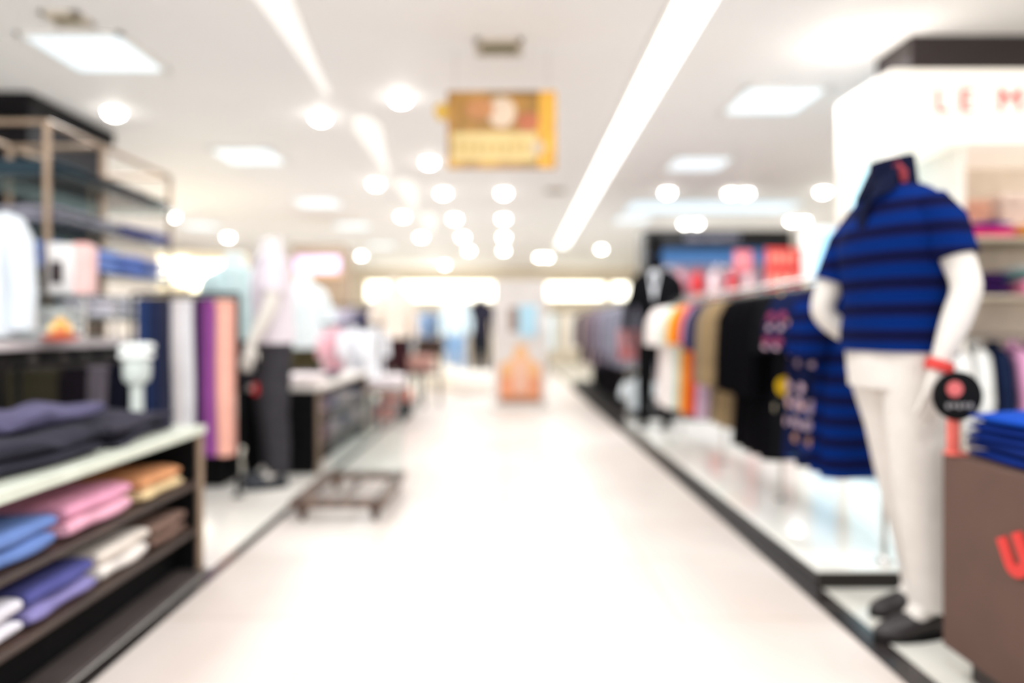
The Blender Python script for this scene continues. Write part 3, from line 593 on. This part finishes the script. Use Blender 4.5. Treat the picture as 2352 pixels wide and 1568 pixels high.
# second low shelf
low_shelf('second low dark shelf unit behind the lilac shirted mannequin', 4.75, 6.45, -1.27, .48, .6, mat('#dcd4cc', .3), False)
for i, (y, z, h, lab) in enumerate([(5.0, .378, '#8a7a80', 'mauve grey folded shirt at near end of second shelf, middle tier'), (5.4, .378, '#6a6478', 'slate violet folded shirt in the middle tier of second shelf'), (5.8, .378, '#a8989a', 'rose grey folded shirt in the middle tier of second shelf'), (6.2, .378, '#5c5868', 'dark slate folded shirt at far end of middle tier'),
        (5.0, .19, '#6c5a62', 'plum grey folded shirt at near end of lowest tier'), (5.4, .19, '#8f8388', 'light mauve folded shirt in lowest tier of second shelf'), (5.8, .19, '#4a4656', 'navy grey folded shirt in lowest tier of second shelf'), (6.2, .19, '#9a8c8c', 'taupe folded shirt at far end of lowest tier')]):
    folded(lab, (-1.44, y, z+.005), PI/2, cloth(h), .32, .28, .085, 2, 'folded shirts in the second low shelf')
folded('white folded shirts at near end on top of the second low shelf', (-1.5, 5.05, .605), PI/2, cloth('#efe3e2', .05), .4, .34, .06, 2)
folded('charcoal folded shirt beyond the white ones on second low shelf', (-1.5, 5.55, .605), PI/2, cloth('#4a4652'), .4, .34, .05, 2)
# low wooden stand with clear panel
t = thing('wooden_sign_stand', 'low dark wooden frame stand with clear acrylic panel in the aisle', 'stand', (-.86, 3.98, 0))
g = G()
for a in ((-.25, .25, -.39, -.31), (-.23, .25, .28, .36), (-.25, -.18, -.35, .33), (.18, .25, -.35, .33)): g.box(a[0], a[1], a[2], a[3], .07, .11)
g.box(-.02, .02, -.33, .31, .08, .1); STW = wood_mat('#4a382f', '#6a5445'); g.build('frame', STW, t, .006)
for x, y in ((-.19, -.345), (.19, -.345), (-.17, .32), (.2, .32)):
    G().tube([(x, y, 0), (x, y, .04), (x, y, .078)], [.014, .026, .045], 10).build('foot', STW, t)
bx('acrylic_panel', CLEAR, t, -.2, .235, .33, .338, .105, .62, bevel=0)
# low table
t = thing('low_table', 'low wooden table with black legs carrying white folded clothes', 'table', (-1.35, 7.15, .004))
bx('top', MIDWOOD, t, -.34, .34, -.35, .35, .35, .39)
for x, y in ((-.28, -.3), (.05, -.3), (-.28, .3), (.28, .3)): bx('leg', BLACK, t, x-.025, x+.025, y-.025, y+.025, 0, .35)
folded('round edged white folded blanket on the low wooden table', (-1.2, 7.1, .395), 0, cloth('#f6eef0', .04), .36, .4, .13, 3)
folded('cream folded shirt at left on the low wooden table', (-1.54, 7.1, .395), 0, cloth('#ecdccc', .04), .24, .4, .07, 2)
folded('coral folded shirt on the floor box right of low table', (-1.2, 7.85, .17), 0, cloth('#d8796a'), .3, .3, .12, 2)
folded('salmon folded shirt lying in front of the floor box', (-1.32, 7.62, .006), .3, cloth('#d9867a'), .26, .18, .13, 2)
bx_ = thing('floor_box', 'low dark box on the floor beyond the low wooden table', 'box', (-1.25, 7.85, .004)); bx('body', BLACK, bx_, -.2, .2, -.15, .2, 0, .15); bx('lid', DARKWOOD, bx_, -.21, .21, -.16, .21, .15, .164)

# white garments rack
rack('black rail with white and pink shirts behind the low table', -1.78, 6.95, 7.5, 1.04, .004, [0, .55], BLACK, 'x')
for x, h, lab in [(-1.68, '#efb9c3', 'pale pink shirt at left of the white shirts rail'), (-1.49, '#efeef2', 'white shirt in the middle of the white shirts rail'), (-1.3, '#eeeff4', 'bluish white shirt at right end of the white shirts rail')]:
    upper(lab, 'shirt', (x, 6.95, 1.04), 1.0, cloth(h, .04), .56, .16, .2, .045, 'shirts on the white shirts rail', name='shirt')

# trousers rack on the left
rack('black rail of long trousers left of the lilac shirted mannequin', -2.15, 4.12, 4.66, 1.2, .004, [-.05, .58], BLACK, 'x')
tg = 'trousers on the left rail'
for x, h, L, lab in [(-2.100, '#33487a', .92, 'blue trousers at left end of the left rail'), (-2.035, '#2c3454', .92, 'dark navy trousers second on the left rail'), (-1.970, '#34364a', .92, 'charcoal navy trousers third on the left rail'), (-1.900, '#d9d3d4', .94, 'pale grey trousers left of the lighter pair on left rail'), (-1.840, '#e3e1e4', .94, 'whitish trousers in middle of the left rail'), (-1.770, '#4a2a52', .93, 'dark plum trousers beside the whitish pair'), (-1.715, '#8c4a8e', .95, 'purple trousers on the left rail'), (-1.640, '#f2b3a2', .95, 'salmon pink trousers at right end of the left rail')]:
    trousers(lab, (x, 4.12, 1.2), .9, cloth(h, .08), L, .06, .04, tg)
hp = P(602, 880, 4.33)
t = thing('price_tag', 'red price tags dangling from the hand of the lilac shirted mannequin', 'tag', (hp.x, hp.y, hp.z))
RT = mat('#c8262c', .5)
for q, z in ((-.03, -.035), (.02, -.02)): G().box(q-.025, q+.025, -.003+q*.1, .003+q*.1, z-.035, z+.035).build('card', RT, t, .002)
G().tube([(-.03, -.003, 0), (.0, 0, .06), (.03, .02, .12)], .002, 6).build('string', RT, t); G().tube([(.02, 0, .0), (.03, .01, .06), (.03, .02, .12)], .002, 6).build('string', RT, t)
t = thing('black_plinth', 'black plinth under the salmon trousers', 'plinth', (-1.95, 4.5, .004)); bx('body', BLACK, t, -.35, .18, -.12, .16, 0, .2); bx('top', mat('#1c1a1c', .4), t, -.36, .19, -.13, .17, .2, .215)

# pipe shelf by the black pillar, counter below
PX = -2.36
t = thing('pipe_shelf', 'tall tan pipe frame with glass shelves of folded shirts by the black pillar', 'shelving', (PX, 3.6, .934))
Hh = 1.13
for y in (0, .5, 1.32):
    for x in (0, -.55): G().tube([(x, y, 0), (x, y, Hh)], .017, 12).build('post', TAN_METAL, t)
for x in (0, -.55): G().tube([(x, 0, Hh), (x, 1.32, Hh)], .015, 10).build('top_rail', TAN_METAL, t)
for y in (0, .5, 1.32): G().tube([(-.55, y, Hh), (0, y, Hh)], .015, 10).build('cross_rail', TAN_METAL, t)
for z in (.12, .38, .62, .86): bx('glass_shelf', GLASS, t, -.53, .1, .02, 1.3, z-.012, z)
cols = {.12: ['#dde0e8', '#e6e4ee', '#dedfe6', '#d4d8e0'], .38: ['#7f9bd8', '#7c98d8', '#7088cc', '#8a98c8'], .62: ['#8d8c98', '#9a9aa6', '#3a4484', '#4a5494'], .86: ['#35454f', '#43464c', '#4a484e', '#3c454c']}
wn = {.12: ('white grey', 'lowest'), .38: ('blue', 'second'), .62: ('grey blue', 'third'), .86: ('slate', 'top')}
for z in cols:
    for i, h in enumerate(cols[z]):
        cname = {'#3a4484': 'indigo', '#4a5494': 'violet blue'}.get(h, wn[z][0])
        folded(f'{cname} folded shirt on the {wn[z][1]} glass shelf of the pipe frame, {["nearest the camera", "second along", "third along", "at far end"][i]}',
               (PX-.14, 3.76+i*.31, .934+z+.003), PI/2, cloth(h, .1), .29, .36, .14 if z < .5 else .085, 3 if z < .5 else 2, 'folded shirts on the pipe frame shelves')
t = thing('counter', 'black counter cabinet with white top under the pipe frame', 'counter', (PX, 3.0, .004))
bx('body', BLACK, t, -.75, .02, 0, 2.0, .0, .89); bx('top', mat('#e9dfe2', .3, 0, .04), t, -.77, .05, -.02, 2.02, .89, .93)
for k in range(4): bx('door', mat('#15110f', .5), t, .02, .035, .03+k*.49, .49+k*.49, .06, .86)
for x, h, lab in [(3.2, '#2b281e', 'olive black trousers hanging before the black counter'), (3.42, '#141016', 'black trousers hanging before the black counter'), (3.6, '#5c565e', 'grey trousers hanging before the black counter'), (3.8, '#10121e', 'midnight blue trousers hanging before the black counter'), (4.0, '#0d0d12', 'deep black trousers last before the black counter')]:
    trousers(lab, (-2.16, x, .84), .9, cloth(h, .1), .8, .1, .04, 'dark trousers before the black counter')
rack('low black rail of dark trousers before the black counter', -2.16, 3.1, 4.1, .84, .004, [0, 1.0], BLACK)
# white shirt bust, boxes, ornament on counter
upper('white shirt on display at the left edge above the counter', 'shirt', (-2.55, 3.3, 1.62), .1, cloth('#d6dce2', .03), .66, .235, .5, .085, name='display_shirt', collar=cloth('#e9c48c'), hang=True)
t = thing('product_box', 'white and pink product box with dark window on the glass riser', 'box', (-2.245, 3.62, 1.167), .25)
bx('carton', mat('#f3efee', .5, 0, .03), t, -.09, .1, -.07, .07, 0, .265); bx('window', mat('#3a2a2e', .3), t, -.075, -.02, -.074, -.07, .06, .17); bx('pink_panel', mat('#f2c4c0', .5), t, .03, .101, -.072, .071, .0, .266); bx('red_flap', mat('#e5857a', .5), t, .025, .09, -.05, .04, .266, .272)
t = thing('glass_riser', 'small glass riser on the counter under the product box', 'shelf', (-2.36, 3.5, .934))
bx('glass_top', GLASS, t, -.2, .34, -.12, .2, .22, .232)
for x in (-.17, .31):
    for y in (-.09, .17): G().tube([(x, y, 0), (x, y, .22)], .008, 10).build('leg', STEEL, t)
folded('white folded shirt under the glass riser', (-2.34, 3.56, .934), .1, cloth('#e9eeee', .04), .26, .22, .17, 3)
t = thing('ornament', 'small orange and red ornament on the counter', 'ornament', (-2.15, 3.38, .934))
G().lathe([(.05, 0), (.075, .01), (.085, .03), (.06, .035)]).build('red_dish', mat('#c9604e', .5), t)
for k in range(7):
    a = k*PI*2/6; r = .03 if k < 6 else 0
    G().lathe([(.004, 0), (.022, .012), (.03, .03), (.022, .048), (.004, .058)], 14, (r*math.cos(a), r*math.sin(a), .03+(.03 if k == 6 else 0))).build('blossom', mat(['#efc06a', '#f3d88c', '#e99a5e'][k % 3], .5), t)
t = thing('pedestal', 'white round pedestal stand beside the trousers rail', 'stand', (-1.78, 3.38, .004))
G().lathe([(.1, 0), (.1, .02), (.03, .05), (.028, .72), (.055, .74), (.062, .77), (.062, .82), (.055, .84)]).build('column', mat('#c6cecb', .4), t)
folded('white folded shirt on the white round pedestal', (-1.78, 3.38, .847), .2, cloth('#eef2f0', .04), .13, .12, .08, 2)
# pillar
t = thing('pillar', 'black square pillar reaching the ceiling at far left', 'pillar', (-4.2, 5.9, 0))
bx('shaft', mat('#100e10', .6, 0, .1, 9, 0, .15), t, -.6, .55, -.55, .5, 0, CEIL-.12); bx('cap', mat('#100e10', .6, 0, .1, 9, 0, .15), t, -.64, .6, -.6, .55, CEIL-.12, CEIL)

# ---------------------------------------------------------------- left middle and far
t = thing('lit_display', 'bright warm lit header wall unit behind the trousers', 'light box', (-4.95, 10.0, 0))
bx('cabinet', mat('#efe2c8', .6), t, -.05, 1.1, .03, .5, 0, 2.1)
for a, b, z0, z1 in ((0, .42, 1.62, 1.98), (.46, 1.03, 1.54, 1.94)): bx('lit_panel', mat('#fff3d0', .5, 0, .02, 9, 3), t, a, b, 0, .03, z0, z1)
for z in (.5, .9, 1.3): bx('shelf', BEIGE, t, -.03, 1.08, -.25, .03, z-.02, z)
t = thing('sign_pillar', 'brown pillar with lilac lit sign beyond the left mannequins', 'pillar', (-2.95, 11.0, 0))
bx('shaft', mat('#a08a74', .6), t, -.42, .42, 0, .6, 0, 2.3); bx('lit_sign', mat('#d9c2ea', .5, 0, .05, 9, .45), t, -.34, .36, -.04, 0, 1.88, 2.12); bx('ledge', mat('#e2b48c', .5), t, -.36, .38, -.06, 0, 1.8, 1.88)
mannequin('mannequin in white shirt and olive trousers before the brown sign pillar', (-2.12, 7.4, .004), .2, CREAM, cloth('#e6f0f2', .04), cloth('#4a442e'), SHOE,
    ((.26, .02, 1.12), (.25, -.05, .9), (.24, -.06, .76)), ((-.25, .02, 1.12), (-.245, -.06, .88), (-.22, -.1, .74)), .5, .78, None, shirt_part='shirt')
def rail_line(lab, x, y, x1, z, cols, names, group, L=.8, rz=1.15):
    rack(lab, x, y, y+(x1-x), z, .004, [0, x1-x], BLACK, 'x')
    for i, h in enumerate(cols):
        upper(names[i], 'shirt', (x+.12+i*(x1-x-.2)/max(1, len(cols)-1), y, z), rz, cloth(h, .1), L, .2, .35, .05, group, name='shirt')
rail_line('dark rail of mixed clothes far left of aisle', -2.6, 9.2, -1.25, 1.3, ['#efe8e4', '#dfe2ea', '#b8b2c4', '#3c3a56', '#1c1a22', '#37313c'],
    ['off white shirt first on the far left mixed rail', 'cool white shirt second on the far left mixed rail', 'lilac grey shirt third on the far left mixed rail', 'indigo shirt fourth on the far left mixed rail', 'black shirt fifth on the far left mixed rail', 'dark plum shirt sixth on the far left mixed rail'], 'clothes on the far left mixed rail')
rail_line('farther rail of denim and dark clothes near the back', -2.6, 13.2, -.75, 1.35, ['#d8c8b8', '#c9917c', '#22302a', '#b8cfe0', '#8fa8cc', '#2a2a34', '#1f1f26'],
    ['sand shirt first on the far back rail', 'terracotta shirt second on the far back rail', 'black green shirt third on the far back rail', 'sky blue shirt fourth on the far back rail', 'denim blue shirt fifth on the far back rail', 'charcoal shirt sixth on the far back rail', 'black shirt at aisle end of far back rail'], 'clothes on the far back rail')
rail_line('rail of pale clothes along the back on the left', -4.6, 14.2, -2.8, 1.35, ['#e6ddd6', '#cfd6de', '#f0eae4', '#a9b4c4', '#ddc9b4'],
    ['ivory shirt first on the back left pale rail', 'mist grey shirt second on the back left pale rail', 'white shirt third on the back left pale rail', 'steel blue shirt fourth on the back left pale rail', 'beige shirt fifth on the back left pale rail'], 'clothes on the back left pale rail')
rail_line('rail of pale clothes along the back on the right', .9, 14.5, 2.6, 1.35, ['#dfe8ea', '#f0e6da', '#bfc9c4', '#e8c9b8', '#8a9490'],
    ['mist white shirt first on the back right rail', 'cream shirt second on the back right rail', 'sage grey shirt third on the back right rail', 'peach shirt fourth on the back right rail', 'grey green shirt fifth on the back right rail'], 'clothes on the back right rail')
mannequin('far mannequin in pale blue shirt and jeans beside the aisle', (-.86, 12.4, .004), .1, CREAM, cloth('#d9eaf2', .05), cloth('#8fb0d4'), SHOE,
    ((.26, .02, 1.12), (.25, -.05, .9), (.24, -.06, .76)), ((-.25, .02, 1.12), (-.245, -.06, .88), (-.22, -.1, .74)), .5, .88, None, shirt_part='shirt')
mannequin('far mannequin in black jacket left of the white kiosk', (-.42, 12.6, .004), .0, CREAM, cloth('#2c2a36'), cloth('#23262c'), SHOE,
    ((.26, .02, 1.12), (.25, -.05, .9), (.24, -.06, .76)), ((-.25, .02, 1.12), (-.245, -.06, .88), (-.22, -.1, .74)), .5, .84, None, shirt_part='jacket')
# dark stools / chairs by the far left rail
def chair(label, loc, rz, m):
    t = thing('wooden_chair', label, 'chair', loc, rz)
    bx('seat', m, t, -.2, .2, -.2, .2, .4, .44)
    for x, y in ((-.18, -.18), (.18, -.18), (-.18, .18), (.18, .18)): bx('leg', m, t, x-.018, x+.018, y-.018, y+.018, 0, .4)
    for x in (-.18, .18): bx('back_post', m, t, x-.018, x+.018, .16, .196, .44, .86)
    bx('backrest', m, t, -.2, .2, .16, .19, .62, .86); return t
chair('dark wooden chair at the left of the aisle by the cream sweater mannequin', (-1.08, 9.0, .006), -.5, DARKWOOD)
folded('grey pink folded clothes on the dark wooden chair', (-1.085, 8.98, .448), -.5, cloth('#c79a90'), .34, .24, .2, 3)
def pouf(label, loc, r, h, m):
    t = thing('pouf', label, 'pouf', loc)
    G().lathe([(r*.85, 0), (r, h*.12), (r*1.04, h*.5), (r, h*.86), (r*.86, h), (.001, h*1.02)], 28).build('cushion', m, t)
    G().lathe([(r*1.0, h*.84), (r*1.015, h*.87), (r*1.0, h*.9)], 28).build('piping', m, t)
pouf('white round pouf on the floor left of the white kiosk', (-.45, 10.6, 0), .3, .34, cloth('#f4ede4', .04)); pouf('cream round pouf beside the far left clothes', (-1.0, 11.4, 0), .28, .36, cloth('#efe6d6', .04))

# back wall: bright light band and shelves of clothes
t = thing('back_wall_light', 'long bright warm light band on the back wall left of the kiosk', 'light', (-4.1, YB-.06, 1.85))
bx('housing', WHITE, t, -.02, 3.96, 0, .05, -.02, .52); bx('diffuser', mat('#fffbe8', .5, 0, .0, 9, 2.4), t, 0, 3.94, -.02, 0, 0, .5)
lamp_light(t, 'RECTANGLE', 1, .4)  # replaced below by its own settings
t.children[-1].data.energy = 4; t.children[-1].data.size = .5; t.children[-1].rotation_euler = (-PI/2*.999, 0, 0); t.children[-1].location = (2, -.1, .25)
for x0, x1, lab in ((1.15, 3.0, 'bright light band on the back wall right of the kiosk'), (3.25, 3.75, 'short bright light on the back wall near the black suited mannequin')):
    t = thing('back_wall_light', lab, 'light', (x0, YB-.06, 1.88)); w = x1-x0
    bx('housing', WHITE, t, -.02, w+.02, 0, .05, -.02, .46); bx('diffuser', mat('#fffbe8', .5, 0, .0, 9, 2.4), t, 0, w, -.02, 0, 0, .44)

# kiosk in the aisle
t = thing('poster_kiosk', 'white poster kiosk with orange picture standing in the aisle', 'kiosk', (.2, 8.45, 0))
bx('panel', mat('#cdc6c1', .5, 0, .03), t, -.32, .32, -.05, .3, .06, 1.58); bx('base', mat('#d8d2cc', .4), t, -.36, .36, -.1, .34, 0, .06)
pic = bx('poster', mat('#cfc8c4', .5), t, -.27, .27, -.06, -.05, .86, 1.5)
bx('blue_figure', mat('#a9cfe0', .5), pic, -.02, .2, -.064, -.06, .9, 1.28); bx('dark_figure', mat('#8a7468', .5), pic, -.14, -.02, -.064, -.06, .95, 1.25)
lower = bx('orange_poster', mat('#d99068', .5, 0, .15, 5), t, -.25, .25, -.062, -.05, .1, .56)
G().loft([[(x, y, z) for x, z in ((-.24, .42), (.24, .42), (.22, .57), (.1, .64), (.06, .8), (-.05, .8), (-.09, .64), (-.22, .57))] for y in (-.066, -.05)]).build('picture_top', mat('#dcaa78', .5, 0, .1, 5), lower)
bx('pale_figure', mat('#dcaf98', .5), lower, -.08, .08, -.068, -.062, .22, .62); bx('brown_band', mat('#9a6a4c', .5), lower, -.25, .25, -.066, -.062, .1, .17)

# hanging gold sign
def gold_mat():
    m = bpy.data.materials.new('gold_print'); m.use_nodes = True; nt = m.node_tree; p = nt.nodes['Principled BSDF']; p.inputs['Roughness'].default_value = .4
    tc = nt.nodes.new('ShaderNodeTexCoord'); n = nt.nodes.new('ShaderNodeTexNoise'); n.inputs['Scale'].default_value = 6; n.inputs['Detail'].default_value = 3
    nt.links.new(tc.outputs['Object'], n.inputs['Vector']); r = nt.nodes.new('ShaderNodeValToRGB'); e = r.color_ramp.elements
    e[0].position, e[0].color = .32, lin('#84641c'); e[1].position, e[1].color = .7, lin('#d0a038')
    k = e.new(.45); k.color = lin('#a0742c'); k = e.new(.56); k.color = lin('#b88438')
    nt.links.new(n.outputs['Fac'], r.inputs[0]); nt.links.new(r.outputs[0], p.inputs['Base Color']); return m
D = 4.5; c = P(1152, 297, D); w, h = 250*D/F/2, 176*D/F/2
t = thing('hanging_sign', 'gold picture sign hanging from the ceiling over the aisle', 'sign', (c.x, c.y, c.z))
bd = bx('board', gold_mat(), t, -w, w, 0, .04, -h, h)
disc(.055, .006, .034, .12*1.0, -w-.03).build('tab', mat('#d9b04a', .4), bd)
bx('text_panel', mat('#e2c98c', .5, 0, .1, 6), bd, -w+.03, w-.13, -.004, 0, -h+.04, -.02)
random.seed(5)
for k in range(8): bx('letter', mat('#cfb070', .5), bd, -w+.06+k*.06, -w+.1+k*.06, -.007, -.004, -.16, -.06-.03*random.random(), bevel=0)
disc(.1, -.003, 0, .11, .0, .9).build('pale_glow_figure', mat('#e6cdb4', .5), bd); disc(.07, -.004, 0, .13, -.14, 1.3).build('rust_flower', mat('#c88a58', .5, 0, .2, 9), bd)
disc(.06, -.005, 0, .05, .17, 1.2).build('red_flower', mat('#b86a48', .5, 0, .2, 9), bd); disc(.045, -.006, 0, -.12, .235).build('round_emblem', mat('#c9b49a', .5), bd)
bx('yellow_border', mat('#e6ab3c', .5, 0, .35, 14), bd, w-.11, w, -.003, 0, -h, h); bx('brown_border', mat('#86642e', .5, 0, .2), bd, .06, w-.11, -.0035, 0, h-.035, h)
for x in (-w+.05, w-.05): G().tube([(x, .02, h), (x, .02, CEIL-c.z)], .002, 6).build('wire', STEEL, t)
